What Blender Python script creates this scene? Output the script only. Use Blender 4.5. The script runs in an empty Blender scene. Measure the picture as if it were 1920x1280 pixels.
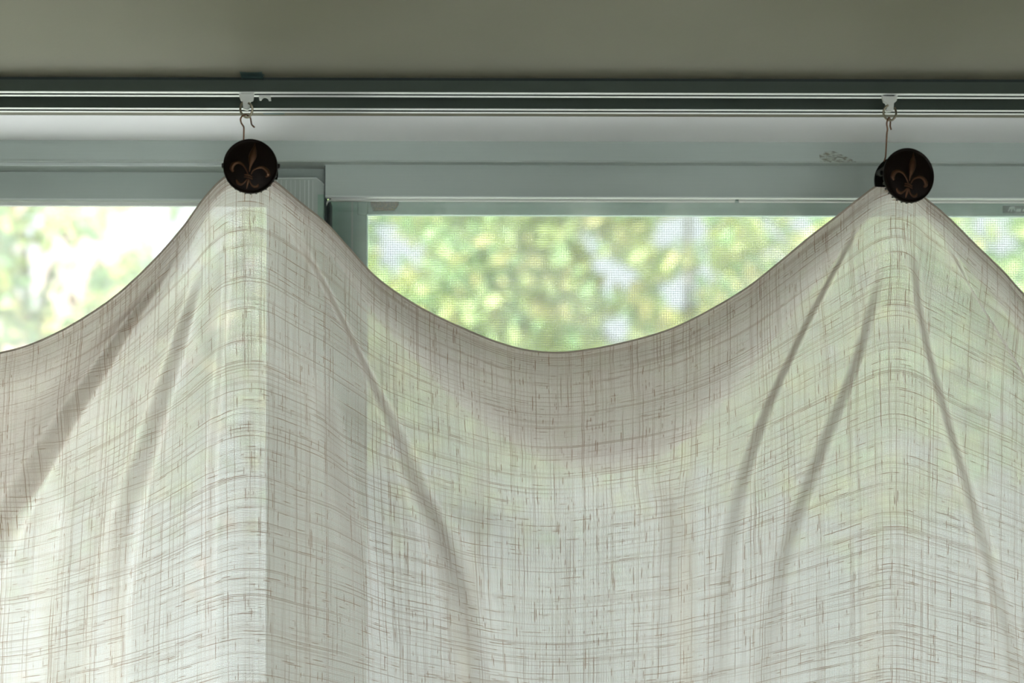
import bpy, bmesh, math, random
import numpy as np
from mathutils import Vector, Matrix

# ------------------------------------------------------------------ camera, light, exposure
S = bpy.context.scene
C = S.collection
HC = 1.82                 # camera height
F = 3750.0                # focal length in pixels of the 1920x1280 frame
PX, PY = 960.0, 1337.0    # principal point (shifted lens, level camera)
TH = 0.0027               # slight roll of the hand-held camera

cam = bpy.data.cameras.new('camera'); camo = bpy.data.objects.new('camera', cam); C.objects.link(camo)
cam.sensor_width = 36.0; cam.lens = 36.0 * F / 1920.0
cam.shift_y = (PY - 640.0) / 1920.0
cam.clip_start = 0.02; cam.clip_end = 300
cam.dof.use_dof = True; cam.dof.focus_distance = 1.575
cam.dof.aperture_fstop = 5.0
camo.matrix_world = Matrix.Translation((0, 0, HC)) @ Matrix.Rotation(math.pi/2, 4, 'X') @ Matrix.Rotation(TH, 4, 'Z')
S.camera = camo

w = bpy.data.worlds.new('sky'); S.world = w; w.use_nodes = True
bg = w.node_tree.nodes['Background']
bg.inputs[0].default_value = (0.86, 0.94, 1.0, 1); bg.inputs[1].default_value = 0.44

sd = bpy.data.lights.new('sun', 'SUN'); so = bpy.data.objects.new('sun', sd); C.objects.link(so)
sd.energy = 10.0; sd.angle = 0.02; sd.color = (1.0, 0.97, 0.91)
so.rotation_euler = Vector((0.72, 0.30, -0.88)).to_track_quat('-Z', 'Y').to_euler()
so.location = (-3, -3, 8)

vs = S.view_settings
vs.view_transform = 'Standard'; vs.look = 'None'; vs.gamma = 1.0; vs.exposure = 1.78
vs.use_curve_mapping = False
S.cycles.use_denoising = True
S.cycles.sample_clamp_indirect = 6.0
S.cycles.max_bounces = 8; S.cycles.diffuse_bounces = 4; S.cycles.transparent_max_bounces = 18
S.cycles.transmission_bounces = 6; S.cycles.glossy_bounces = 4
S.cycles.caustics_reflective = False; S.cycles.caustics_refractive = False

# ------------------------------------------------------------------ helpers
def P(px, py, Y):
    dx, dy = px - PX, PY - py
    c, s = math.cos(TH), math.sin(TH)
    return Vector(((dx*c - dy*s)*Y/F, Y, HC + (dx*s + dy*c)*Y/F))
def ZC(py, Y): return HC + (PY - py)*Y/F         # height seen on the centre column
def XC(px, py, Y): return P(px, py, Y).x

def tag(o, label=None, cat=None, group=None, kind=None):
    if label: o['label'] = label
    if cat: o['category'] = cat
    if group: o['group'] = group
    if kind: o['kind'] = kind
    return o
def empty(name, loc=(0, 0, 0)):
    o = bpy.data.objects.new(name, None); C.objects.link(o); o.location = loc
    o.empty_display_size = 0.01
    return o
def link(name, me, mat, parent=None, smooth=False):
    o = bpy.data.objects.new(name, me); C.objects.link(o)
    if mat: me.materials.append(mat)
    if smooth: me.shade_smooth()
    if parent:
        o.parent = parent
        o.matrix_parent_inverse = Matrix.Translation(-Vector(parent.location)) if parent.type == 'EMPTY' else Matrix.Translation(-Vector(parent.matrix_basis.translation))
    return o
def bmobj(name, bm, mat, parent=None, smooth=False):
    me = bpy.data.meshes.new(name); bm.normal_update(); bm.to_mesh(me); bm.free()
    return link(name, me, mat, parent, smooth)
def box(bm, x0, x1, y0, y1, z0, z1, bev=0.0):
    r = bmesh.ops.create_cube(bm, size=1.0)
    M = Matrix.Translation(((x0+x1)/2, (y0+y1)/2, (z0+z1)/2)) @ Matrix.Diagonal((x1-x0, y1-y0, z1-z0, 1))
    bmesh.ops.transform(bm, matrix=M, verts=r['verts'])
    if bev > 0:
        es = list({e for v in r['verts'] for e in v.link_edges})
        bmesh.ops.bevel(bm, geom=es, offset=bev, segments=2, affect='EDGES', profile=0.5)
    return r['verts']
def boxobj(name, x0, x1, y0, y1, z0, z1, mat, parent=None, bev=0.0):
    bm = bmesh.new(); box(bm, x0, x1, y0, y1, z0, z1, bev); return bmobj(name, bm, mat, parent)
def prism_yz(name, prof, x0, x1, mat, parent=None):
    """closed (y, z) profile extruded along x"""
    bm = bmesh.new()
    a = [bm.verts.new((x0, y, z)) for y, z in prof]; b = [bm.verts.new((x1, y, z)) for y, z in prof]
    n = len(prof)
    for i in range(n): bm.faces.new((a[i], a[(i+1) % n], b[(i+1) % n], b[i]))
    bm.faces.new(a[::-1]); bm.faces.new(b)
    bmesh.ops.recalc_face_normals(bm, faces=bm.faces)
    return bmobj(name, bm, mat, parent)
def plate(name, pts, y0, y1, mat, parent=None, bev=0.0):
    """closed (x, z) outline extruded along y"""
    bm = bmesh.new()
    a = [bm.verts.new((x, y0, z)) for x, z in pts]; b = [bm.verts.new((x, y1, z)) for x, z in pts]
    n = len(pts)
    fa = bm.faces.new(a); fb = bm.faces.new(b[::-1])
    for i in range(n): bm.faces.new((a[i], b[i], b[(i+1) % n], a[(i+1) % n]))
    bmesh.ops.recalc_face_normals(bm, faces=bm.faces)
    if bev > 0:
        es = [e for e in bm.edges if abs(e.verts[0].co.y - e.verts[1].co.y) < 1e-7]
        bmesh.ops.bevel(bm, geom=es, offset=bev, segments=2, affect='EDGES')
    return bmobj(name, bm, mat, parent)
def pxplate(name, pts, Y, y0, y1, mat, parent=None, bev=0.0):
    q = [P(x, y, Y) for x, y in pts]
    return plate(name, [(v.x, v.z) for v in q], y0, y1, mat, parent, bev)
def catmull(pts, n=8):
    pts = [Vector(p) for p in pts]; out = []
    for i in range(len(pts)-1):
        p0 = pts[max(i-1, 0)]; p1 = pts[i]; p2 = pts[i+1]; p3 = pts[min(i+2, len(pts)-1)]
        for k in range(n):
            t = k/n
            out.append(0.5*((2*p1) + (p2-p0)*t + (2*p0-5*p1+4*p2-p3)*t*t + (3*p1-p0-3*p2+p3)*t**3))
    out.append(pts[-1]); return out
def tube(bm, path, rad, seg=10, cap=True, flat=1.0):
    """swept tube; rad is a number or one radius per path point"""
    n = len(path); rr = rad if isinstance(rad, (list, tuple)) else [rad]*n
    ref = None; rings = []
    for i, p in enumerate(path):
        t = (path[min(i+1, n-1)] - path[max(i-1, 0)]).normalized()
        if ref is None:
            ref = Vector((0, 1, 0)) if abs(t.y) < 0.9 else Vector((1, 0, 0))
        a = (ref - t*ref.dot(t)).normalized(); ref = a
        b = t.cross(a)
        rings.append([bm.verts.new(p + (a*math.cos(2*math.pi*k/seg)*flat + b*math.sin(2*math.pi*k/seg))*rr[i]) for k in range(seg)])
    for i in range(n-1):
        for k in range(seg):
            bm.faces.new((rings[i][k], rings[i][(k+1) % seg], rings[i+1][(k+1) % seg], rings[i+1][k]))
    if cap:
        bm.faces.new(rings[0][::-1]); bm.faces.new(rings[-1])
def grid_mesh(name, co, uv=None):
    """co: (nv, nu, 3) array"""
    nv, nu = co.shape[:2]
    me = bpy.data.meshes.new(name)
    idx = np.arange(nv*nu).reshape(nv, nu)
    q = np.stack([idx[:-1, :-1], idx[:-1, 1:], idx[1:, 1:], idx[1:, :-1]], -1).reshape(-1, 4)
    me.vertices.add(nv*nu); me.vertices.foreach_set('co', co.reshape(-1).astype(np.float32))
    me.loops.add(q.size); me.loops.foreach_set('vertex_index', q.reshape(-1).astype(np.int32))
    me.polygons.add(len(q)); me.polygons.foreach_set('loop_start', np.arange(0, q.size, 4, dtype=np.int32))
    me.update(calc_edges=True)
    if uv is not None:
        l = me.uv_layers.new(name='UVMap')
        l.data.foreach_set('uv', uv.reshape(-1, 2)[q.reshape(-1)].reshape(-1).astype(np.float32))
    me.polygons.foreach_set('use_smooth', np.ones(len(q), dtype=bool))
    me.validate(); return me

# ------------------------------------------------------------------ materials
class NT:
    def __init__(s, name):
        s.m = bpy.data.materials.new(name); s.m.use_nodes = True
        s.t = s.m.node_tree; s.t.nodes.clear()
        s.out = s.t.nodes.new('ShaderNodeOutputMaterial')
    def n(s, typ, **kw):
        nd = s.t.nodes.new(typ)
        for k, v in kw.items(): setattr(nd, k, v)
        return nd
    def set(s, sock, v):
        if hasattr(v, 'is_output') or isinstance(v, bpy.types.NodeSocket): s.t.links.new(v, sock)
        else: sock.default_value = v
    def math(s, op, a, b=0.0, c=None, clamp=False):
        nd = s.n('ShaderNodeMath', operation=op, use_clamp=clamp)
        s.set(nd.inputs[0], a); s.set(nd.inputs[1], b)
        if c is not None: s.set(nd.inputs[2], c)
        return nd.outputs[0]
    def ramp(s, v, a, b, c=0.0, d=1.0):
        nd = s.n('ShaderNodeMapRange', interpolation_type='SMOOTHSTEP')
        for i, x in enumerate((v, a, b, c, d)): s.set(nd.inputs[i], x)
        return nd.outputs[0]
    def mixc(s, f, a, b):
        nd = s.n('ShaderNodeMix', data_type='RGBA')
        s.set(nd.inputs[0], f)
        s.set(nd.inputs[6], a if not isinstance(a, tuple) else (*a, 1)); s.set(nd.inputs[7], b if not isinstance(b, tuple) else (*b, 1))
        return nd.outputs[2]
    def noise(s, scale, detail=3, vec=None, rough=0.5):
        nd = s.n('ShaderNodeTexNoise'); nd.inputs['Scale'].default_value = scale
        nd.inputs['Detail'].default_value = detail; nd.inputs['Roughness'].default_value = rough
        if vec is not None: s.set(nd.inputs['Vector'], vec)
        return nd.outputs[0]
    def mixs(s, f, a, b):
        nd = s.n('ShaderNodeMixShader'); s.set(nd.inputs[0], f); s.set(nd.inputs[1], a); s.set(nd.inputs[2], b); return nd.outputs[0]
    def done(s, sh): s.t.links.new(sh, s.out.inputs[0]); return s.m

def simple(name, col, rough=0.5, metal=0.0, var=0.06, nscale=30, bump=0.0, bscale=200, spec=0.5, stretch=None):
    k = NT(name); tc = k.n('ShaderNodeTexCoord').outputs['Object']
    v = tc
    if stretch:
        mp = k.n('ShaderNodeMapping'); k.set(mp.inputs[0], tc); mp.inputs['Scale'].default_value = stretch; v = mp.outputs[0]
    nz = k.noise(nscale, 4, v)
    c = k.mixc(nz, tuple(max(0, x*(1-var)) for x in col), tuple(min(1, x*(1+var)) for x in col))
    p = k.n('ShaderNodeBsdfPrincipled'); k.set(p.inputs['Base Color'], c)
    p.inputs['Roughness'].default_value = rough; p.inputs['Metallic'].default_value = metal
    p.inputs['Specular IOR Level'].default_value = spec
    if bump > 0:
        b = k.n('ShaderNodeBump'); b.inputs['Strength'].default_value = bump; b.inputs['Distance'].default_value = 0.001
        k.set(b.inputs['Height'], k.noise(bscale, 3, v)); k.set(p.inputs['Normal'], b.outputs[0])
    return k.done(p.outputs[0])

M = {}
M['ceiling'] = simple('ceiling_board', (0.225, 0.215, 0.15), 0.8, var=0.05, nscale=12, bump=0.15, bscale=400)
M['wall'] = simple('wall_paint', (0.50, 0.52, 0.49), 0.85, bump=0.1)
M['floor'] = simple('floor_wood', (0.23, 0.19, 0.15), 0.5, stretch=(2, 12, 1))
M['casing'] = simple('casing_white', (0.93, 0.94, 0.93), 0.55, var=0.02)
M['alu'] = simple('window_aluminium', (0.43, 0.495, 0.455), 0.42, var=0.04, nscale=40, stretch=(0.4, 6, 30), bump=0.05, bscale=60)
M['alu_edge'] = simple('window_aluminium_edge', (0.64, 0.70, 0.67), 0.35, var=0.03)
M['bead'] = simple('glazing_bead', (0.66, 0.70, 0.64), 0.5, var=0.04)
M['scr'] = simple('screen_frame_paint', (0.30, 0.44, 0.36), 0.55, var=0.08, nscale=80)
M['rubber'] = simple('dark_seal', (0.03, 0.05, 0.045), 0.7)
M['rail'] = simple('rail_metal', (0.075, 0.095, 0.078), 0.35, metal=0.3, var=0.04, stretch=(0.3, 20, 20))
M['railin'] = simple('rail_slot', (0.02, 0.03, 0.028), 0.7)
M['raillip'] = simple('rail_lip_white', (0.80, 0.82, 0.78), 0.35, var=0.02)  # pale colour paints window light on the rails' lower lips
M['brack'] = simple('bracket_plate', (0.07, 0.13, 0.115), 0.45, metal=0.3)
M['plastic'] = simple('runner_plastic', (0.66, 0.68, 0.62), 0.4, var=0.03)
M['ring'] = simple('ring_wire', (0.30, 0.27, 0.19), 0.4, metal=0.9)
M['wire'] = simple('hook_wire', (0.19, 0.10, 0.055), 0.45, metal=0.8)
M['bronze'] = simple('dark_bronze', (0.009, 0.005, 0.003), 0.42, metal=0.3, var=0.3, nscale=120, bump=0.1, bscale=500, spec=0.12)
M['copper'] = simple('worn_copper', (0.085, 0.040, 0.018), 0.42, metal=0.7, var=0.35, nscale=250)
M['iron'] = simple('clip_iron', (0.02, 0.019, 0.018), 0.4, metal=0.6, spec=0.3)
M['bark'] = simple('bark', (0.20, 0.17, 0.13), 0.9, var=0.3, nscale=15)
M['grass'] = simple('lawn', (0.16, 0.24, 0.07), 0.9, var=0.35, nscale=3)
M['paving'] = simple('pale_paving', (0.73, 0.75, 0.79), 0.85, var=0.08, nscale=4)  # kept pale to bounce sunlight up through the window
M['render'] = simple('house_render', (0.72, 0.70, 0.66), 0.85)
M['stick'] = simple('sticker_dark', (0.012, 0.05, 0.04), 0.5)
M['stickp'] = simple('sticker_pale', (0.38, 0.50, 0.44), 0.5)

def foam_mat():
    k = NT('brown_foam'); tc = k.n('ShaderNodeTexCoord').outputs['Object']
    c = k.mixc(k.ramp(k.noise(900, 3, tc), 0.4, 0.6), (0.03, 0.022, 0.003), (0.17, 0.10, 0.025))
    d = k.n('ShaderNodeBsdfDiffuse'); k.set(d.inputs[0], c); return k.done(d.outputs[0])
M['foam'] = foam_mat()
def scuff_mat():
    k = NT('scuff_smear'); tc = k.n('ShaderNodeTexCoord').outputs['Object']
    mp = k.n('ShaderNodeMapping'); k.set(mp.inputs[0], tc); mp.inputs['Rotation'].default_value = (0, 0.5, 0); mp.inputs['Scale'].default_value = (1, 1, 3)
    f = k.ramp(k.noise(260, 4, mp.outputs[0]), 0.38, 0.68, 0.0, 0.45)
    d = k.n('ShaderNodeBsdfDiffuse'); d.inputs[0].default_value = (0.42, 0.40, 0.28, 1)
    t = k.n('ShaderNodeBsdfTransparent')
    return k.done(k.mixs(f, t.outputs[0], d.outputs[0]))
M['scuff'] = scuff_mat()
def glass_mat(name, haze):
    k = NT(name)
    t = k.n('ShaderNodeBsdfTransparent'); t.inputs[0].default_value = (0.97, 0.985, 0.985, 1)
    g = k.n('ShaderNodeBsdfGlossy'); g.inputs['Roughness'].default_value = 0.02
    fr = k.n('ShaderNodeFresnel'); fr.inputs[0].default_value = 1.45
    a = k.mixs(k.math('MULTIPLY', fr.outputs[0], 0.9), t.outputs[0], g.outputs[0])
    # a film of dust on the pane scatters a little daylight
    tr = k.n('ShaderNodeBsdfTranslucent'); tr.inputs[0].default_value = (0.9, 0.92, 0.9, 1)
    tc = k.n('ShaderNodeTexCoord').outputs['Object']
    f = k.math('MULTIPLY', k.ramp(k.noise(25, 5, tc), 0.25, 0.8, 0.5, 1.3), haze)
    return k.done(k.mixs(f, a, tr.outputs[0]))
M['glass_c'] = glass_mat('clean_glass', 0.01)
M['glass_l'] = glass_mat('dusty_glass', 0.15)
M['glass_r'] = glass_mat('window_glass', 0.12)
M['meshwire'] = simple('screen_wire', (0.42, 0.46, 0.40), 0.6)

def leaf_mat():
    k = NT('leaf'); at = k.n('ShaderNodeAttribute'); at.attribute_name = 'tint'
    d = k.n('ShaderNodeBsdfDiffuse'); k.set(d.inputs[0], at.outputs['Color'])
    t = k.n('ShaderNodeBsdfTranslucent'); k.set(t.inputs[0], at.outputs['Color'])
    return k.done(k.mixs(0.52, d.outputs[0], t.outputs[0]))
M['leaf'] = leaf_mat()

def linen_mat(name, gain=1.0):
    k = NT(name)
    uv = k.n('ShaderNodeUVMap'); uv.uv_map = 'UVMap'
    sx = k.n('ShaderNodeSeparateXYZ'); k.set(sx.inputs[0], uv.outputs[0])
    U, V = sx.outputs[0], sx.outputs[1]                # millimetres of cloth
    wob = k.n('ShaderNodeTexNoise'); wob.inputs['Scale'].default_value = 0.035; wob.inputs['Detail'].default_value = 3
    k.set(wob.inputs['Vector'], uv.outputs[0])
    wc = k.n('ShaderNodeSeparateColor'); k.set(wc.inputs[0], wob.outputs['Color'])
    U2 = k.math('MULTIPLY_ADD', wc.outputs[0], 2.5, U); V2 = k.math('MULTIPLY_ADD', wc.outputs[1], 2.5, V)
    lw = k.n('ShaderNodeLayerWeight'); lw.inputs[0].default_value = 0.5
    face = k.math('POWER', lw.outputs['Facing'], 1.4)     # round yarns close the gaps on cloth that turns away
    def threads(a, b, pitch, seed, base, rnd, slen):
        s_ = k.math('DIVIDE', a, pitch)
        i = k.math('FLOOR', s_); f = k.math('ABSOLUTE', k.math('SUBTRACT', k.math('FRACT', s_), 0.5))
        wn = k.n('ShaderNodeTexWhiteNoise', noise_dimensions='1D'); k.set(wn.inputs['W'], k.math('ADD', i, seed))
        r1 = wn.outputs[0]
        cv = k.n('ShaderNodeCombineXYZ'); k.set(cv.inputs[0], k.math('MULTIPLY', i, 7.37)); k.set(cv.inputs[1], k.math('DIVIDE', b, slen)); cv.inputs[2].default_value = seed
        sl = k.noise(1.0, 3, cv.outputs[0], 0.62)        # slubs along this thread
        cv2 = k.n('ShaderNodeCombineXYZ'); k.set(cv2.inputs[0], k.math('MULTIPLY', i, 3.11)); k.set(cv2.inputs[1], k.math('DIVIDE', b, slen*3.5)); cv2.inputs[2].default_value = seed+9
        lon = k.noise(1.0, 1, cv2.outputs[0])             # long stretches of coarser yarn
        cv3 = k.n('ShaderNodeCombineXYZ'); k.set(cv3.inputs[0], k.math('MULTIPLY', i, 5.73)); k.set(cv3.inputs[1], k.math('DIVIDE', b, slen*0.40)); cv3.inputs[2].default_value = seed+4
        sh = k.noise(1.0, 2, cv3.outputs[0], 0.6)         # short thick flecks
        slub = k.math('MAXIMUM', k.ramp(k.math('MULTIPLY_ADD', r1, 0.14, sl), 0.65, 0.76), k.ramp(k.math('MULTIPLY_ADD', r1, 0.16, sh), 0.76, 0.88))
        coarse = k.ramp(k.math('MULTIPLY_ADD', r1, 0.30, lon), 0.66, 0.92)
        wd = k.math('MULTIPLY_ADD', slub, 0.10, k.math('MULTIPLY_ADD', r1, rnd, base))
        wd = k.math('MULTIPLY_ADD', face, 0.22, wd)
        m_ = k.ramp(f, k.math('SUBTRACT', wd, 0.07), k.math('ADD', wd, 0.07), 1.0, 0.0)
        core = k.ramp(f, 0.12, 0.34, 1.0, 0.0)
        dark = k.math('MULTIPLY', core, k.math('MAXIMUM', slub, k.math('MULTIPLY', coarse, 0.8)))
        dark = k.math('MAXIMUM', dark, k.math('MULTIPLY', core, k.math('MULTIPLY_ADD', k.math('MULTIPLY', k.math('MULTIPLY', r1, r1), k.ramp(lon, 0.25, 0.7, 0.4, 1.3)), 0.50, 0.12)))
        return m_, dark
    mw, dw = threads(U2, V, 1.30, 3.1, 0.25, 0.10, 26.0)
    mf, df = threads(V2, U, 1.20, 51.7, 0.26, 0.10, 32.0)
    cover = k.math('MAXIMUM', mw, mf)
    dark = k.math('MAXIMUM', dw, df, clamp=True)
    big = k.noise(0.012, 3, uv.outputs[0])
    col = k.mixc(big, (0.945*gain, 0.90*gain, 0.905*gain), (0.985*gain, 0.945*gain, 0.95*gain))
    tcol = k.mixc(k.math('MULTIPLY', dark, 0.95), col, (0.29, 0.145, 0.075))
    dcol = k.mixc(k.math('MULTIPLY', dark, 0.8), (0.70, 0.68, 0.62), (0.25, 0.145, 0.09))
    d = k.n('ShaderNodeBsdfDiffuse'); k.set(d.inputs[0], dcol)
    tcol = k.mixc(k.math('MULTIPLY', face, 0.62, clamp=True), tcol, (0.36, 0.285, 0.20))
    t = k.n('ShaderNodeBsdfTranslucent'); k.set(t.inputs[0], tcol)
    th = k.mixs(0.80, d.outputs[0], t.outputs[0])
    tp = k.n('ShaderNodeBsdfTransparent')
    return k.done(k.mixs(cover, tp.outputs[0], th))
M['linen'] = linen_mat('linen_gauze')
M['hem'] = simple('linen_hem', (0.42, 0.36, 0.29), 0.9, var=0.15, nscale=400)

# ------------------------------------------------------------------ room shell
YC = 1.5
ZCEIL = ZC(146, YC)                    # underside of the ceiling boards
Y_CE = ZCEIL - HC                      # height above the lens
YB = Y_CE*F/(PY-218.0)                 # where the olive ceiling ends and the white casing begins
YH = Y_CE*F/(PY-264.5)                 # room face of the window head
XL, XR, YBK = -2.1, 2.3, -2.4
GZ = 0.0
def struct(o): o['kind'] = 'structure'; return o
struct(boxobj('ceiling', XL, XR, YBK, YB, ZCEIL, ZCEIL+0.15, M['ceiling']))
struct(boxobj('floor', XL, XR, YBK, 1.80, GZ-0.12, GZ, M['floor']))
struct(boxobj('wall_left', XL-0.15, XL, YBK, 1.80, GZ-0.12, ZCEIL+0.15, M['wall']))
# right wall with an opening for a side window
bm = bmesh.new()
box(bm, XR, XR+0.15, YBK, -1.1, GZ-0.12, ZCEIL+0.15)
box(bm, XR, XR+0.15, 0.4, 1.80, GZ-0.12, ZCEIL+0.15)
box(bm, XR, XR+0.15, -1.1, 0.4, GZ-0.12, 0.8)
box(bm, XR, XR+0.15, -1.1, 0.4, 2.1, ZCEIL+0.15)
struct(bmobj('wall_right', bm, M['wall']))
bm = bmesh.new()                        # back wall with an opening for the added fill-light door
box(bm, XL, -0.7, YBK-0.15, YBK, GZ-0.12, ZCEIL+0.15); box(bm, 1.1, XR, YBK-0.15, YBK, GZ-0.12, ZCEIL+0.15)
box(bm, -0.7, 1.1, YBK-0.15, YBK, 2.15, ZCEIL+0.15); box(bm, -0.7, 1.1, YBK-0.15, YBK, GZ-0.12, GZ)
struct(bmobj('wall_back', bm, M['wall']))
WX0, WX1, WZ0 = -1.45, 1.55, 0.95
bm = bmesh.new()
box(bm, XL, WX0, YH, 1.80, GZ-0.12, ZCEIL+0.15)
box(bm, WX1, XR, YH, 1.80, GZ-0.12, ZCEIL+0.15)
box(bm, WX0, WX1, YH, 1.80, GZ-0.12, WZ0)
box(bm, WX0, WX1, YH+0.004, 1.80, ZCEIL+0.001, ZCEIL+0.15)
struct(bmobj('wall_front', bm, M['wall']))
struct(boxobj('trim_1', XL, XR, YB, YH+0.004, ZCEIL-0.0002, ZCEIL+0.15, M['casing']))

# ------------------------------------------------------------------ the window
win = empty('window_1', (0, YH, ZCEIL)); struct(win)
z_head = ZC(303.5, YH)
head = prism_yz('frame_head', [(YH, ZCEIL), (YH, z_head+0.0012), (YH+0.0010, z_head), (YH+0.060, z_head+0.0005), (YH+0.060, ZCEIL)], WX0, WX1, M['alu'], win)
YR = YH + 0.010                        # sliding sash on the right, room side
YL = YH + 0.034                        # sash on the left, one track further out
xs = XC(610, 340, YR)
zr0 = ZC(369.5, YR)
rail_r = prism_yz('sash_rail', [(YR, z_head+0.0004), (YR, zr0+0.0008), (YR+0.0008, zr0), (YR+0.003, zr0), (YR+0.003, zr0+0.012), (YR+0.022, zr0+0.012), (YR+0.022, z_head+0.0004)], xs, WX1-0.03, M['alu'], win)
boxobj('sash_rail_lip', xs, WX1-0.03, YR-0.0012, YR+0.004, zr0-0.0004, zr0+0.0005, M['alu_edge'], rail_r)
YG = YR + 0.011
for a, b in ((621, 1378), (1385, 3600)):
    boxobj('glazing_bead', XC(a, 375, YG), min(XC(b, 375, YG), WX1-0.03), YG-0.003, YG+0.001, ZC(378.3, YG), ZC(373.3, YG), M['bead'], win, 0.0005)
bm = bmesh.new()
tube(bm, catmull([P(623, 374.3, YG-0.001), P(615, 377, YG-0.001), P(611.5, 384, YG-0.001), P(609, 390, YG-0.001)], 5), 0.0008, 8)
bmobj('glazing_bead_end', bm, M['bead'], win, True)
boxobj('dark_seal', xs, WX1-0.03, YG-0.0022, YG+0.0008, ZC(373.8, YG), zr0+0.0115, M['rubber'], win)
boxobj('glass_pane', xs+0.002, WX1-0.03, YG+0.001, YG+0.005, WZ0+0.06, zr0+0.011, M['glass_r'], win)
# meeting stile with a chamfered, ribbed top
YS = YR + 0.004
q = [(500, 334), (593, 333.5), (608, 346), (608, 2350), (500, 2350)]
st = [P(x, min(y, 1300), YS) for x, y in q]
pts = [(v.x, v.z) for v in st]; pts[3] = (pts[3][0], WZ0+0.02); pts[4] = (pts[4][0], WZ0+0.02); pts[3] = (pts[2][0], WZ0+0.02); pts[4] = (pts[0][0], WZ0+0.02)
stile = plate('meeting_stile', pts, YS, YS+0.028, M['alu'], win, 0.0006)
bm = bmesh.new()
for x in (506, 519, 527, 536, 545, 553, 562, 571, 578, 586):
    a = XC(x, 340, YS); wd = 0.0009 if x in (578, 519) else 0.0005
    box(bm, a, a+wd, YS-0.0006, YS+0.001, WZ0+0.03, ZC(339, YS))
bmobj('rib', bm, M['alu_edge'], stile)
bm = bmesh.new()
tube(bm, [P(500, 334, YS-0.0002), P(593, 333.6, YS-0.0002), P(608, 346, YS-0.0002)], 0.0006, 6)
bmobj('top_edging', bm, M['alu_edge'], stile)
boxobj('stile_side_strip', XC(596, 360, YS), XC(608, 360, YS), YS-0.0008, YS+0.001, WZ0+0.03, ZC(366, YS), M['scr'], stile)
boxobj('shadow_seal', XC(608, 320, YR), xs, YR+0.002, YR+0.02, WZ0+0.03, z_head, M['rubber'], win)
boxobj('recess_block', XC(500, 320, YL-0.010), XC(608, 320, YL-0.010), YL-0.010, YL+0.01, ZC(362, YL), z_head+0.001, M['alu'], win)
# dark reveal of the stile on the glass side
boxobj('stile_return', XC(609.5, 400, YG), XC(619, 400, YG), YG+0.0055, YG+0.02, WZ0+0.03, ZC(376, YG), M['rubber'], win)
# left sash
zl0 = ZC(376, YL)
rail_l = prism_yz('sash_rail', [(YL, z_head), (YL, zl0+0.0006), (YL+0.0006, zl0), (YL+0.02, zl0), (YL+0.02, z_head)], WX0+0.03, XC(515, 340, YL), M['alu'], win)
boxobj('sash_rail_lip', WX0+0.03, XC(515, 340, YL), YL-0.0008, YL+0.004, zl0-0.0003, zl0+0.0006, M['alu_edge'], rail_l)
boxobj('track_lip', WX0+0.03, XC(520, 340, YH), YH+0.006, YH+0.0085, z_head-0.0022, z_head+0.001, M['alu_edge'], head)
boxobj('glazing_bead', WX0+0.03, XC(505, 380, YL), YL+0.004, YL+0.008, ZC(385.5, YL), zl0-0.0008, M['bead'], win, 0.0004)
boxobj('glass_pane', WX0+0.03, XC(505, 380, YL), YL+0.009, YL+0.013, WZ0+0.06, zl0, M['glass_l'], win)
boxobj('frame_jamb', WX0, WX0+0.035, YH, YH+0.06, WZ0, z_head, M['alu'], win)
boxobj('frame_jamb', WX1-0.035, WX1, YH, YH+0.06, WZ0, z_head, M['alu'], win)
boxobj('frame_sill', WX0, WX1, YH-0.03, YH+0.07, WZ0, WZ0+0.06, M['alu'], win)
# scuffed smear on the head
sm = [(1536, 290), (1546, 284), (1562, 283), (1574, 288), (1600, 300), (1606, 304), (1560, 305), (1538, 303)]
tag(pxplate('scuff_mark', sm, YH, YH-0.0003, YH-0.00005, M['scuff'], head), label='beige scuffed smear')

# insect screen outside the right sash
YK = YR + 0.036
scr = empty('insect_screen', (P(1300, 500, YK).x, YK, WZ0+0.05))
tag(scr, 'insect screen with grey-green frame and fine wire mesh behind the right sliding sash', 'window screen')
zs = ZC(403, YK); xa = XC(616, 420, YK); xb = XC(688.5, 420, YK); xe = WX1-0.04
boxobj('frame_rail', xa, xe, YK, YK+0.0055, zs, ZC(345, YK), M['scr'], scr, 0.0006)
boxobj('frame_stile', xa, xb, YK-0.001, YK+0.013, WZ0+0.05, zs+0.003, M['scr'], scr, 0.0006)
boxobj('frame_stile', xe-0.03, xe, YK-0.001, YK+0.013, WZ0+0.05, zs+0.003, M['scr'], scr, 0.0006)
boxobj('stile_groove', XC(659, 420, YK), XC(662, 420, YK), YK-0.0018, YK, WZ0+0.05, zs+0.012, M['alu'], scr)
boxobj('corner_block', XC(671, 400, YK), XC(690.5, 400, YK), YK-0.003, YK+0.002, zs-0.0004, zs+0.012, M['scr'], scr, 0.0006)
pad = [(694, 376), (748, 376), (747, 385), (740, 395), (700, 395), (696, 387)]
tag(pxplate('foam_pad', pad, YK, YK-0.003, YK, M['foam'], scr), label='brown speckled foam patch')
stk = boxobj('sticker', XC(1880, 392, YK), XC(1964, 392, YK), YK-0.0008, YK, P(1900, 399.5, YK).z, P(1900, 386, YK).z, M['stick'], scr)
tag(stk, label='dark green sticker with pale pictogram')
marks = [[(1889.5, 396.5), (1893, 388), (1896, 387), (1902, 387), (1903.5, 394.5), (1901.5, 395), (1899.5, 390.5), (1897, 396.5), (1895, 396.8), (1896.5, 391.5), (1894.3, 392), (1891.5, 396.5)],
         [(1904.5, 396.5), (1906, 391.2), (1915, 391.2), (1913.5, 396.5)],
         [(1916.8, 396), (1918.5, 391.2), (1930, 391.2), (1928, 396)],
         [(1918, 388.6), (1922, 386.8), (1938, 386.8), (1938, 388.6)]]
for m_ in marks:
    pxplate('pictogram', m_, YK-0.001, YK-0.0012, YK-0.0007, M['stickp'], stk)
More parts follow.
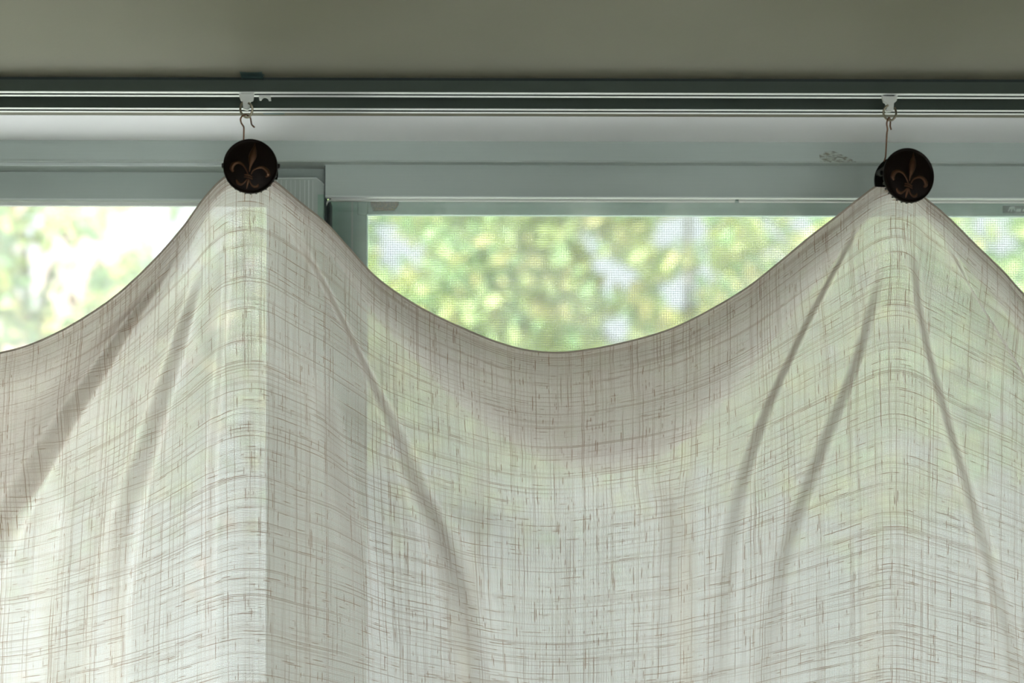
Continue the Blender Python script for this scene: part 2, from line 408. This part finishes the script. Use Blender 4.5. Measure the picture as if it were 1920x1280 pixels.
bm = bmesh.new()
pit = 0.00196; wr = 0.00017
z = zs
x0m, x1m = xb-0.002, xe-0.028
nx = int((x1m-x0m)/pit); nz = int((zs+0.003-WZ0-0.05)/pit)
vv, ff = [], []
def bar(a, b, c, d, e, f):
    i = len(vv); vv.extend([(a, c, e), (b, c, e), (b, d, e), (a, d, e), (a, c, f), (b, c, f), (b, d, f), (a, d, f)])
    ff.extend([(i, i+1, i+5, i+4), (i+1, i+2, i+6, i+5), (i+2, i+3, i+7, i+6), (i+3, i, i+4, i+7)])
for i in range(nx): xx = x0m+i*pit; bar(xx-wr, xx+wr, YK+0.006, YK+0.006+2*wr, WZ0+0.05, zs+0.003)
for i in range(nz): zz = zs+0.003-i*pit; bar(x0m, x1m, YK+0.006-wr, YK+0.006+wr, zz-wr, zz+wr)
bm.free()
me = bpy.data.meshes.new('wire_mesh'); me.from_pydata(vv, [], ff)
tag(link('wire_mesh', me, M['meshwire'], scr), kind='stuff')

# side window opening in the right wall
w2 = empty('window_2', (XR, -0.35, 0.8)); struct(w2)
boxobj('frame_head', XR+0.03, XR+0.12, -1.1, 0.4, 2.05, 2.1, M['alu'], w2)
boxobj('frame_sill', XR+0.03, XR+0.12, -1.1, 0.4, 0.8, 0.85, M['alu'], w2)
for a in (-1.1, -0.375, 0.35): boxobj('frame_jamb', XR+0.03, XR+0.12, a, a+0.05, 0.85, 2.05, M['alu'], w2)
boxobj('glass_pane', XR+0.06, XR+0.064, -1.05, 0.35, 0.85, 2.05, M['glass_c'], w2)

# unseen glazed door behind the camera, added to let in sun as fill
d1 = empty('door_1', (0.15, YBK, GZ)); struct(d1)
boxobj('frame_head', -0.7, 1.1, YBK-0.10, YBK-0.04, 2.10, 2.15, M['alu'], d1)
boxobj('threshold', -0.7, 1.1, YBK-0.10, YBK-0.04, GZ, GZ+0.04, M['alu'], d1)
for a in (-0.7, 0.175, 1.05): boxobj('frame_jamb', a, a+0.05, YBK-0.10, YBK-0.04, GZ+0.04, 2.10, M['alu'], d1)
for a in (-0.65, 0.225): boxobj('glass_pane', a, a+0.825, YBK-0.072, YBK-0.068, GZ+0.04, 2.10, M['glass_c'], d1)

# ------------------------------------------------------------------ curtain rails
YT = 1.4995
z_t1 = ZC(151.5, YT); z_t0 = ZC(173, YT)
def rail(name, y0, label, front=False):
    e = empty(name, (0, y0+0.006, z_t0)); tag(e, label, 'curtain rail', 'pair of ceiling curtain rails')
    d = 0.0122; t = 0.0008; x0, x1 = XL+0.25, XR-0.25
    prof = [(y0, z_t1), (y0, z_t0), (y0+0.0042, z_t0), (y0+0.0042, z_t0+t), (y0+t, z_t0+t), (y0+t, z_t1-t), (y0+d-t, z_t1-t), (y0+d-t, z_t0+t), (y0+0.0083, z_t0+t), (y0+0.0083, z_t0), (y0+d, z_t0), (y0+d, z_t1)]
    prism_yz('channel', prof, x0, x1, M['rail'], e)
    boxobj('slot_lining', x0, x1, y0+t+0.0002, y0+d-t-0.0002, z_t0+0.0042, z_t0+0.0050, M['railin'], e)
    boxobj('lip', x0, x1, y0+0.0002, y0+0.0041, z_t0-0.0003, z_t0+0.0001, M['raillip'], e)  # pale strips carry the painted light under the channel
    boxobj('lip', x0, x1, y0+0.0085, y0+d-0.0002, z_t0-0.0003, z_t0+0.0001, M['raillip'], e)
    if front: boxobj('mounting_strip', x0, x1, y0+0.0012, y0+d-0.001, z_t1-0.0001, ZCEIL, M['railin'], e)  # black strip paints the shadow gap between rail and ceiling
    return e
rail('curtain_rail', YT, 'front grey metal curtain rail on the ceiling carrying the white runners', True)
YT2 = (z_t0-HC)*F/(PY-203.5)
rail('curtain_rail', YT2, 'rear grey metal curtain rail on the ceiling behind the runners, nearer the window')

# ceiling bracket gripping the front rail
br = empty('rail_bracket', P(475, 138, YT)); tag(br, 'dark green-grey metal bracket gripping the front rail above the left runner', 'bracket')
bm = bmesh.new()
rows = []
xa_, xb_ = P(452.5, 140, YT-0.004).x, P(494, 140, YT-0.004).x
prof = [(YT+0.004, z_t1+0.0012), (YT-0.0015, z_t1+0.0010), (YT-0.0045, z_t1-0.0002), (YT-0.0055, z_t1+0.0012), (YT-0.0105, z_t1+0.0018), (YT-0.012, z_t1+0.0019)]
ns = 14
for i in range(ns+1):
    a = i/ns; r = []
    bow = 0.0022*(4*(a-0.5)**2)
    for j, (y, zz) in enumerate(prof):
        r.append(bm.verts.new((xa_+(xb_-xa_)*a, y-(bow if j >= 4 else 0), zz)))
    rows.append(r)
for i in range(ns):
    for j in range(len(prof)-1): bm.faces.new((rows[i][j], rows[i+1][j], rows[i+1][j+1], rows[i][j+1]))
bmesh.ops.solidify(bm, geom=list(bm.faces), thickness=0.0006)
bmobj('clamp_plate', bm, M['brack'], br)
bm = bmesh.new()
tube(bm, catmull([P(494, 141, YT-0.005), P(495, 134, YT-0.006), P(498, 130.5, YT-0.006), P(501, 133, YT-0.005), P(502, 139, YT-0.004)], 5), 0.0011, 8)
bmobj('spring_tab', bm, M['brack'], br, True)
br2 = empty('rail_bracket', (XC(512, 212, YT2), YT2+0.03, ZCEIL)); tag(br2, 'dark bracket edge showing behind the rear rail as a thin blue-black line', 'bracket')
a, b = XC(493, 212, 1.588), XC(533, 212, 1.588)
boxobj('base_plate', a, b, YT2-0.012, Y_CE*F/(PY-214.3), ZCEIL-0.0006, ZCEIL, M['brack'], br2)
boxobj('clamp_plate', a+0.003, b-0.003, YT2-0.010, YT2+0.016, z_t1, ZCEIL-0.0006, M['brack'], br2)

# ------------------------------------------------------------------ runners, rings
YRUN = YT + 0.0062
def runner(outline, ringpts, label):
    e = empty('curtain_runner', P(outline[0][0], outline[0][1], YRUN)); tag(e, label, 'curtain runner', 'white runners in the front rail')
    pxplate('body', outline, YRUN, YRUN-0.0018, YRUN+0.0018, M['plastic'], e, 0.0005)
    cx = sum(p[0] for p in outline)/len(outline); top = min(p[1] for p in outline)
    c = P(cx, top, YRUN)
    boxobj('wheel_block', c.x-0.004, c.x+0.004, YRUN-0.0018, YRUN+0.0018, c.z-0.002, z_t0+0.0040, M['plastic'], e)
    bm = bmesh.new(); tube(bm, catmull([P(x, y, YRUN+dy) for x, y, dy in ringpts], 6), 0.00085, 10)
    bmobj('ring', bm, M['ring'], e, True)
    return e
z8 = lambda l: [(430+x/8, 120+y/8) for x, y in l]
runner(z8([(145, 430), (160, 420), (360, 420), (374, 430), (360, 540), (345, 556), (322, 560), (312, 590), (300, 680), (272, 696), (212, 682), (205, 565), (170, 545), (156, 510)]),
       [(*p, d) for p, d in zip(z8([(215, 560), (180, 610), (166, 690), (200, 765), (255, 800), (310, 780), (345, 695), (330, 622), (285, 583)]), (0, -.001, -.002, -.002, -.001, -.001, -.002, -.003, -.003))],
       'white plastic curtain runner with wire ring above the left medallion')
z9 = lambda l: [(1600+x/8.536, 150+y/8.536) for x, y in l]
runner(z9([(452, 240), (465, 228), (700, 228), (708, 240), (692, 330), (645, 370), (638, 460), (638, 488), (600, 508), (525, 516), (510, 500), (556, 404), (515, 395), (512, 374), (478, 355), (460, 300)]),
       [(*p, d) for p, d in zip(z9([(556, 402), (505, 445), (482, 520), (502, 592), (560, 640), (622, 640), (672, 582), (684, 515), (660, 440)]), (-.003, -.003, -.002, -.002, -.001, -.001, -.002, -.001, 0))],
       'white plastic curtain runner with wire ring above the right medallion')
zs_ = lambda l: [(440+x/12.8, 120+y/12.8) for x, y in l]
stop = zs_([(575, 745), (860, 745), (874, 880), (822, 884), (796, 835), (760, 812), (722, 803), (690, 812), (660, 838), (640, 872), (598, 872)])
stp = pxplate('rail_stop', stop, YT+0.010, YT+0.0088, YT+0.0112, M['plastic'], None, 0.0003)
tag(stp, 'small white arched plastic stop under the front rail, right of a runner', 'rail stop')

# ------------------------------------------------------------------ the linen curtain
EDGE = [(-745, 316), (-715, 328), (-660, 372), (-560, 470), (-440, 570), (-320, 640), (-220, 672), (-140, 682), (-60, 676), (0, 662), (60, 645), (130, 612), (210, 560), (280, 497), (340, 430), (380, 375), (415, 337), (440, 325), (465, 322), (495, 328), (522, 345), (560, 377), (610, 417), (650, 460), (700, 515), (750, 553), (800, 583), (860, 612), (920, 637), (980, 655), (1040, 661), (1100, 656), (1180, 640), (1260, 616), (1330, 582), (1400, 540), (1460, 493), (1520, 443), (1570, 405), (1610, 373), (1648, 346), (1680, 339), (1710, 350), (1740, 376), (1780, 410), (1830, 460), (1880, 508), (1920, 552), (1980, 605), (2060, 655), (2150, 690), (2250, 705), (2350, 695), (2450, 660), (2560, 590), (2680, 490), (2790, 390), (2850, 345), (2885, 336)]
ep = np.array([(v.x, v.y) for v in catmull([(x, y, 0) for x, y in EDGE], 12)])
sl = np.concatenate([[0], np.cumsum(np.hypot(*np.diff(ep, axis=0).T))])
NU = 1150
u = np.linspace(0, sl[-1], NU)
ex = np.interp(u, sl, ep[:, 0]); ey = np.interp(u, sl, ep[:, 1])
def u_at(x): return float(np.interp(x, ex, u))
v = np.concatenate([np.arange(0, 1160, 4.0), np.arange(1160, 2500, 30.0)])
NVV = len(v)
clips = [-745, 467, 1692, 2885]
uc = [u_at(c) for c in clips]
xlin = np.interp(u, uc, clips)
Vg, Ug = np.meshgrid(v, u, indexing='ij')
sm01 = lambda t: (lambda q: q*q*(3-2*q))(np.clip(t, 0, 1))
bl = sm01(Vg/1000.0)*0.85
BX = ex[None, :]*(1-bl) + xlin[None, :]*bl
BY = 322 + Vg + (ey[None, :]-322)*np.exp(-Vg/760.0)
DX = np.zeros_like(BX); DY = np.zeros_like(BX); DZ = np.zeros_like(BX)   # px across, mm in depth, px down
# gentle undulation that widens downward
rng = np.random.RandomState(4)
for k_ in range(5):
    ph = rng.rand()*6.28; fr = (0.0035+0.0022*k_)
    DY += (5.0/(1+k_*0.7))*np.sin(Ug*fr*2 + ph + 0.6*np.sin(Vg/400.0+k_))*sm01(Vg/500.0)
# swag: the slack cloth between the hooks bellies towards the room
for a, b in zip(uc[:-1], uc[1:]):
    t = np.clip((Ug-a)/(b-a), 0, 1)
    DY += -10*np.sin(np.pi*t)**2*np.exp(-((Vg-230)/170.0)**2)
# folds: list of (screen polyline of the fold, overlap px, softness px, depth mm, fade-in px)
FOLDS = [   # (line of the fold, width near the top, steepness)
  ([(398, 360), (330, 468), (262, 565), (190, 690), (95, 830), (0, 990), (-60, 1120)], 15, 2.0),
  ([(380, 480), (352, 590), (322, 690), (285, 800), (235, 960), (205, 1150), (195, 1300)], 16, 1.6),
  ([(436, 420), (415, 620), (397, 850), (392, 1100), (392, 1330)], 6, 1.2),
  ([(522, 380), (550, 430), (590, 505), (645, 600), (695, 700), (745, 810), (800, 960), (850, 1120)], 16, 1.4),
  ([(1630, 385), (1585, 470), (1540, 550), (1495, 640), (1440, 750), (1395, 880), (1365, 1050)], 13, 1.6),
  ([(1655, 470), (1620, 640), (1570, 770), (1520, 900), (1470, 1050), (1440, 1250)], 14, 1.4),
  ([(1708, 430), (1718, 520), (1735, 620), (1775, 770), (1825, 950), (1880, 1170), (1905, 1300)], 14, 1.35),
  ([(1755, 420), (1790, 490), (1830, 560), (1880, 640), (1950, 760), (2020, 900)], 15, 1.6),
  ([(610, 700), (625, 860), (665, 1020), (700, 1200)], 18, 1.2),
  ([(800, 900), (850, 1010), (900, 1150), (930, 1290)], 16, 1.0),
  ([(1240, 880), (1260, 980), (1250, 1100), (1230, 1290)], 16, 0.9),
  ([(100, 900), (90, 1050), (60, 1280)], 16, 1.0),
  ([(-700, 400), (-640, 560), (-560, 760), (-500, 1000)], 15, 1.8),
  ([(2830, 420), (2760, 560), (2680, 760), (2620, 1000)], 15, 1.8),
]
for line, sft, steep in FOLDS:
    uv_ = []
    for (x, y) in line:
        d = (BX-x)**2 + (BY-y)**2
        i, j = np.unravel_index(np.argmin(d), d.shape); uv_.append((v[i], u[j]))
    uv_.sort(); vvv = np.array([p[0] for p in uv_]); uuu = np.array([p[1] for p in uv_])
    dense = np.linspace(0, v[-1], 700)
    sl_end = (uuu[-1]-uuu[-2])/max(vvv[-1]-vvv[-2], 1)
    uu = np.interp(dense, vvv, uuu); uu = np.where(dense > vvv[-1], uuu[-1]+sl_end*0.5*(dense-vvv[-1]), uu)
    ker = np.ones(41)/41; pad_ = np.pad(uu, 20, mode='edge'); uu = np.convolve(pad_, ker, 'valid')
    u0 = np.interp(v, dense, uu)[:, None]
    fade = sm01((v-vvv[0]+10)/110.0)[:, None]*(1-0.72*sm01((v-330)/800.0))[:, None]
    sw = (sft*(1+2.0*np.clip(v/1000.0, 0, 1.4)))[:, None]
    t = (Ug-u0)/sw
    env = np.exp(-(t/4.5)**2)
    ramp_ = 2*sm01((t+1.5)/3.0)-1
    DX += -0.18*sw*fade*ramp_*env
    DY += 0.40*0.80*steep*sw*fade*ramp_*env
# small horizontal drape ripples in the middle of the swag
t = np.clip((Ug-uc[1])/(uc[2]-uc[1]), 0, 1)
DY += 3.0*np.sin(Vg/46.0+1.2*np.sin(t*5))*np.sin(np.pi*t)**2*np.exp(-((Vg-420)/260.0)**2)
YCUR = YT + 0.0105
def to_world(px, py, Y):
    dx, dy = px-PX, PY-py; c, s = math.cos(TH), math.sin(TH)
    return np.stack([(dx*c-dy*s)*Y/F, np.full(np.shape(dx), Y), HC+(dx*s+dy*c)*Y/F], -1)
# hold the depth displacement back near the rail line so that the cloth leaves the clips cleanly
hold = sm01(Vg/90.0)
Yg = YCUR + (DY*hold)*0.001
co = to_world(BX+DX*hold, BY, YCUR) ; co[..., 1] = Yg
uvm = np.stack([Ug*0.4013, Vg*0.4013], -1)
cur = empty('curtain', P(960, 1300, YCUR)); tag(cur, 'sheer cream linen curtain hanging in deep swags from two round medallion clips', 'curtain')
link('fabric_panel', grid_mesh('fabric_panel', co, uvm), M['linen'], cur)
# the top of the cloth is turned over to the back: a hanging crescent behind each swag
wx = [-745, -640, -440, -140, 0, 100, 200, 300, 380, 467, 560, 650, 740, 870, 1000, 1100, 1180, 1300, 1400, 1500, 1600, 1692, 1730, 1780, 1850, 1920, 2050, 2250, 2500, 2700, 2885]
wv = [20, 90, 280, 370, 330, 230, 130, 60, 30, 22, 34, 52, 78, 145, 190, 225, 245, 215, 160, 110, 62, 24, 26, 38, 46, 60, 120, 190, 130, 60, 20]
ww = np.interp(ex, wx, wv); ww = np.convolve(np.pad(ww, 15, mode='edge'), np.ones(31)/31, 'valid')
tv = np.linspace(0, 1, 40)
fv = tv[:, None]*ww[None, :]
fx = ex[None, :] + 0*fv
fy = ey[None, :] + fv
fco = to_world(fx, fy, YCUR)
fco[..., 1] = YCUR + 0.0006 + 0.015*sm01(fv/60.0)
fuv = np.stack([np.broadcast_to(u[None, :], fv.shape)*0.4013+3000, -fv*0.4013-777], -1)
tag(link('turned_over_edge', grid_mesh('turned_over_edge', fco, fuv), M['linen'], cur), label='top edge of the linen turned over behind the swag')
bm = bmesh.new()
tube(bm, [Vector(co[0, i]) + Vector((0, 0.0002, 0)) for i in range(0, NU, 3)], 0.0008, 6)
bmobj('hem', bm, M['hem'], cur, True)

# ------------------------------------------------------------------ medallion clips
def medallion(cx, cy, yaw, hookpts, label):
    R = 51.0*YT/F
    c = P(cx, cy, YCUR-0.0155)
    e = empty('curtain_clip', c); tag(e, label, 'curtain clip', 'round medallion curtain clips')
    Rm = Matrix.Translation(c) @ Matrix.Rotation(yaw, 4, 'Z')
    def place(bm): bmesh.ops.transform(bm, matrix=Rm, verts=bm.verts)
    # domed disc with a raised rolled rim, axis along -y
    bm = bmesh.new()
    prof = [(0.0, -0.0030), (0.25, -0.0029), (0.5, -0.0025), (0.72, -0.0017), (0.88, -0.0009), (0.925, -0.0009), (0.95, -0.0017), (0.975, -0.0018), (0.995, -0.0010), (1.0, 0.0004), (0.985, 0.0016), (0.93, 0.0020), (0.0, 0.0020)]
    seg = 72; rings = []
    for r, y in prof:
        if r == 0: rings.append([bm.verts.new((0, y, 0))]); continue
        rings.append([bm.verts.new((R*r*math.cos(2*math.pi*k/seg), y, R*r*math.sin(2*math.pi*k/seg))) for k in range(seg)])
    for a, b in zip(rings[:-1], rings[1:]):
        for k in range(seg):
            k2 = (k+1) % seg
            if len(a) == 1: bm.faces.new((a[0], b[k], b[k2]))
            elif len(b) == 1: bm.faces.new((a[k], b[0], a[k2]))
            else: bm.faces.new((a[k], b[k], b[k2], a[k2]))
    bmesh.ops.recalc_face_normals(bm, faces=bm.faces); place(bm)
    disc = bmobj('medallion', bm, M['bronze'], e, True)
    # relief: fleur-de-lis (coordinates in disc radii)
    def dome(x, z):
        r = math.hypot(x, z); return -float(np.interp(r, [0, .25, .5, .72, .88, 1], [.0030, .0029, .0025, .0017, .0009, .0009]))
    Z = lambda l: [((x-640)/455.0, (660-y)/455.0) for x, y in l]
    bm = bmesh.new()
    def stroke(pts, rad, flat=0.55):
        pa = catmull([(x*R, dome(x, z)+0.0002, z*R) for x, z in pts], 6)
        rr = np.interp(np.linspace(0, 1, len(pa)), np.linspace(0, 1, len(rad)), rad)
        tube(bm, pa, [r*R for r in rr], 8, True, flat)
    stroke(Z([(722, 262), (708, 370), (690, 460), (668, 560), (645, 660), (628, 770)]), [.005, .06, .125, .15, .115, .05, .022])
    stroke(Z([(606, 800), (575, 730), (520, 650), (440, 612), (365, 640), (335, 705), (360, 765)]), [.03, .035, .045, .06, .085, .085, .04])
    stroke(Z([(655, 808), (690, 745), (760, 700), (840, 690), (915, 735), (940, 805), (895, 845)]), [.03, .035, .045, .06, .085, .085, .04])
    stroke(Z([(590, 880), (545, 935), (490, 968), (435, 945), (412, 890)]), [.025, .035, .05, .06, .025])
    stroke(Z([(625, 890), (655, 965), (705, 1005), (760, 995), (776, 955)]), [.025, .035, .05, .06, .025])
    stroke(Z([(612, 880), (595, 950), (575, 1055)]), [.03, .06, .05, .01])
    place(bm)
    em = bmobj('emblem', bm, M['copper'], disc, True); em['label'] = 'raised copper fleur-de-lis'
    bm = bmesh.new()
    stroke(Z([(545, 815), (610, 815), (680, 850)]), [.03, .04, .03], 0.9)
    stroke(Z([(540, 850), (605, 850), (682, 885)]), [.03, .04, .03], 0.9)
    place(bm); bmobj('emblem_band', bm, M['copper'], disc, True)
    # spring clip behind the disc: front jaw, rear jaw, ears, toothed edge
    def jaw(y0, y1, rr, a0, a1):
        pts_ = [(rr*math.cos(math.radians(a0+(a1-a0)*k/28)), rr*math.sin(math.radians(a0+(a1-a0)*k/28))) for k in range(29)]
        va = [bm.verts.new((x, y0, z)) for x, z in pts_]; vb = [bm.verts.new((x, y1, z)) for x, z in pts_]
        bm.faces.new(va); bm.faces.new(vb[::-1])
        for k in range(29): bm.faces.new((va[k], vb[k], vb[(k+1) % 29], va[(k+1) % 29]))
    bm = bmesh.new(); jaw(0.0020, 0.0034, 0.0188, -60, 240)
    for s in (-1, 1):
        box(bm, s*0.0204-0.0014, s*0.0204+0.0014, 0.0022, 0.0060, -0.0005, 0.0030, 0.0006)
    bmesh.ops.recalc_face_normals(bm, faces=bm.faces)
    place(bm); bmobj('front_jaw', bm, M['iron'], e)
    bm = bmesh.new(); jaw(0.0185, 0.0197, 0.0190, -14, 194)
    for s in (-1, 1): box(bm, s*0.0172-0.0007, s*0.0172+0.0007, 0.0030, 0.0190, 0.0035, 0.0070, 0.0004)
    bmesh.ops.recalc_face_normals(bm, faces=bm.faces)
    place(bm); bmobj('rear_jaw', bm, M['iron'], e)
    bm = bmesh.new()
    for k in range(13):
        a = math.radians(200 + k*11.7)
        x, z = 0.965*R*math.cos(a), 0.965*R*math.sin(a)
        box(bm, x-0.0006, x+0.0006, 0.0014, 0.0040, z-0.0004, z+0.0006)
    place(bm); bmobj('clip_teeth', bm, M['iron'], e)
    bm = bmesh.new()
    tube(bm, catmull([P(x, y, YRUN+d) for x, y, d in hookpts], 6), 0.00062, 10)
    bmobj('wire_hook', bm, M['wire'], e, True)
    return e
h1 = z8([(218, 1260), (215, 1150), (218, 960), (205, 925), (178, 880), (170, 820), (200, 775), (250, 763), (295, 785), (318, 815), (330, 890), (345, 920), (378, 950)])
medallion(469.5, 312.0, math.radians(2), [(*p, d) for p, d in zip(h1, (.003, .001, -.001, -.001, -.002, -.003, -.003, -.001, .001, .0015, .0015, .0015, .0015))],
          'dark bronze round clip with copper lily emblem, left of the two')
h2 = z9([(440, 1420), (505, 1265), (520, 1180), (535, 880), (546, 790), (535, 700), (548, 640), (575, 603), (592, 655), (590, 740), (606, 795)])
medallion(1703.5, 329.0, math.radians(14), [(*p, d) for p, d in zip(h2, (.006, .004, .002, -.001, -.002, -.003, -.004, -.001, .003, .003, .003))],
          'dark bronze round clip with copper lily emblem, right of the two, turned aside')

# ------------------------------------------------------------------ outdoors
struct(boxobj('ground', -30, 30, 8.5, 60, -0.30, -0.25, M['grass']))
struct(boxobj('terrace', -30, 30, -12, 8.5, -0.32, -0.25, M['paving']))  # unseen ground added to bounce sun onto the soffit and curtain

def tree(name, label, base, crown, nclump, leaves, size, palette, gaps=(), seed=0, spread=0.15, trunk_r=0.035):
    """crown: (centre xyz, radii xyz); leaves are gathered in clumps, each with its own tint"""
    r = np.random.RandomState(seed)
    e = empty(name, base); tag(e, label, 'tree', 'trees outside the window')
    cx, cy, cz = crown[0]; rx, ry, rz = crown[1]
    cl = []
    while len(cl) < nclump:
        p = r.uniform(-1, 1, 3)
        if (p**2).sum() > 1: continue
        x, y, z = cx+p[0]*rx, cy+p[1]*ry, cz+p[2]*rz
        sx, sy = PX + (x)*F/y, PY - (z-HC)*F/y
        cl.append((x, y, z))
    V_, F_, T_ = [], [], []
    for (x, y, z) in cl:
        base_c = np.array(palette[r.randint(len(palette))])*r.uniform(0.8, 1.15)
        n = int(leaves*r.uniform(0.7, 1.3))
        ctr = r.normal(0, spread, (n, 3))*np.array([1.15, 0.8, 0.75]) + (x, y, z)
        for c in ctr:
            lx, ly = PX + c[0]*F/c[1], PY - (c[2]-HC)*F/c[1]
            if any((lx-gx)**2+(ly-gy)**2 < (gr+12)**2 for gx, gy, gr in gaps): continue
            d = r.normal(0, 1, 3); d[2] -= 0.5; d /= np.linalg.norm(d)
            s = np.cross(d, r.normal(0, 1, 3)); s /= np.linalg.norm(s)
            nn = np.cross(d, s)
            L = size*r.uniform(0.7, 1.3); W = L*0.28
            i = len(V_)
            V_ += [tuple(c), tuple(c+d*L*.45+s*W+nn*L*.06), tuple(c+d*L), tuple(c+d*L*.45-s*W+nn*L*.06)]
            F_ += [(i, i+1, i+2), (i, i+2, i+3)]
            t = np.clip(base_c*r.uniform(0.94, 1.06), 0, .95)
            T_ += [(*t, 1.0)]*4
    me = bpy.data.meshes.new('foliage'); me.from_pydata(V_, [], F_)
    a = me.color_attributes.new('tint', 'FLOAT_COLOR', 'POINT'); a.data.foreach_set('color', np.array(T_, dtype=np.float32).reshape(-1))
    tag(link('foliage', me, M['leaf'], e), kind='stuff')
    bm = bmesh.new()
    top = Vector((cx, cy, cz+rz*0.55)); b = Vector(base)
    mid = (b+top)/2 + Vector((r.uniform(-.1, .1), 0, 0))
    tp = catmull([b, mid, top], 8); tube(bm, tp, [trunk_r*(1-0.75*i/(len(tp)-1)) for i in range(len(tp))], 8)
    bmobj('trunk', bm, M['bark'], e, True)
    for k_ in range(7):
        s_ = tp[int(len(tp)*(0.5+0.06*k_))]
        tgt = Vector(cl[r.randint(len(cl))]); m2 = (s_+tgt)/2 + Vector((0, 0, 0.12))
        bm = bmesh.new(); pth = catmull([s_, m2, tgt], 5); tube(bm, pth, [trunk_r*0.35*(1-0.8*i/(len(pth)-1)) for i in range(len(pth))], 6)
        bmobj('branch', bm, M['bark'], e, True)
    return e
W_ = lambda px, py, Y: tuple(P(px, py, Y))
G = -0.25
YEL = [(.50, .52, .22), (.42, .49, .20), (.38, .47, .20), (.58, .54, .25)]
GRN = [(.28, .43, .22), (.31, .45, .22), (.27, .41, .23)]
GRY = [(.20, .28, .18), (.25, .31, .22), (.30, .33, .26), (.33, .35, .21)]
PNK = [(.56, .36, .32), (.52, .41, .38), (.55, .44, .34)]
gapsR = [(710, 425, 22), (735, 478, 24), (782, 470, 18), (1150, 515, 36), (1250, 425, 30), (1292, 420, 26), (1265, 545, 34), (1105, 455, 20), (1320, 500, 20), (1150, 610, 24)]
tree('leafy_tree', 'sunlit yellow-green tree blurred behind the insect screen, seen above the middle swag', (W_(930, 1300, 6)[0], 6.0, G), (W_(930, 500, 6.0), (0.60, 0.45, 0.62)), 120, 85, 0.06, YEL*2+GRN, gapsR, 11)
tree('leafy_tree', 'grey-green tree with pale gaps, blurred behind the screen left of the right clip', (W_(1290, 1300, 7.3)[0], 7.3, G), (W_(1290, 500, 7.3), (0.42, 0.4, 0.7)), 64, 75, 0.06, GRY+GRN+YEL[:1], gapsR, 12)
tree('leafy_tree', 'pale thin-leaved tree blurred in the left pane with white sky between its leaves', (W_(90, 1300, 4.4)[0], 4.4, G), (W_(40, 610, 4.4), (0.46, 0.3, 0.42)), 64, 60, 0.055, [tuple(0.75*c for c in q_) for q_ in GRN+YEL+PNK[:1]], [(60, 520, 26), (140, 480, 26), (70, 470, 22), (130, 540, 22), (240, 420, 36), (310, 430, 40), (330, 490, 24), (200, 440, 24)], 13)
tree('leafy_tree', 'yellow-green tree blurred at the far right beyond the right clip', (W_(2030, 1300, 6.2)[0], 6.2, G), (W_(2030, 540, 6.2), (0.42, 0.4, 0.6)), 50, 40, 0.085, YEL+GRN, [(1830, 420, 60), (1860, 440, 40)], 14)
tree('leafy_tree', 'thin tree with pinkish leaves blurred low in the left pane beside the swag edge', (W_(260, 1300, 7.0)[0], 7.0, G), (W_(235, 610, 7.0), (0.26, 0.3, 0.35)), 18, 60, 0.05, PNK+GRN[:1], [(330, 520, 60), (340, 440, 60)], 15)
tree('leafy_tree', 'light green tree dimly visible through the linen under the right clip', (W_(1640, 1300, 8.6)[0], 8.6, G), (W_(1640, 640, 8.6), (0.5, 0.5, 0.8)), 60, 40, 0.085, YEL+GRN, [(1720, 830, 30)], 16)
tree('leafy_tree', 'broad green tree far off, blurred at the left edge of the left pane', (W_(-470, 1300, 10.5)[0], 10.5, G), (W_(-470, 640, 10.5), (1.45, 0.8, 1.5)), 130, 80, 0.075, GRN+YEL, [(60, 520, 26), (140, 480, 26), (70, 470, 22)], 17, 0.2, 0.06)
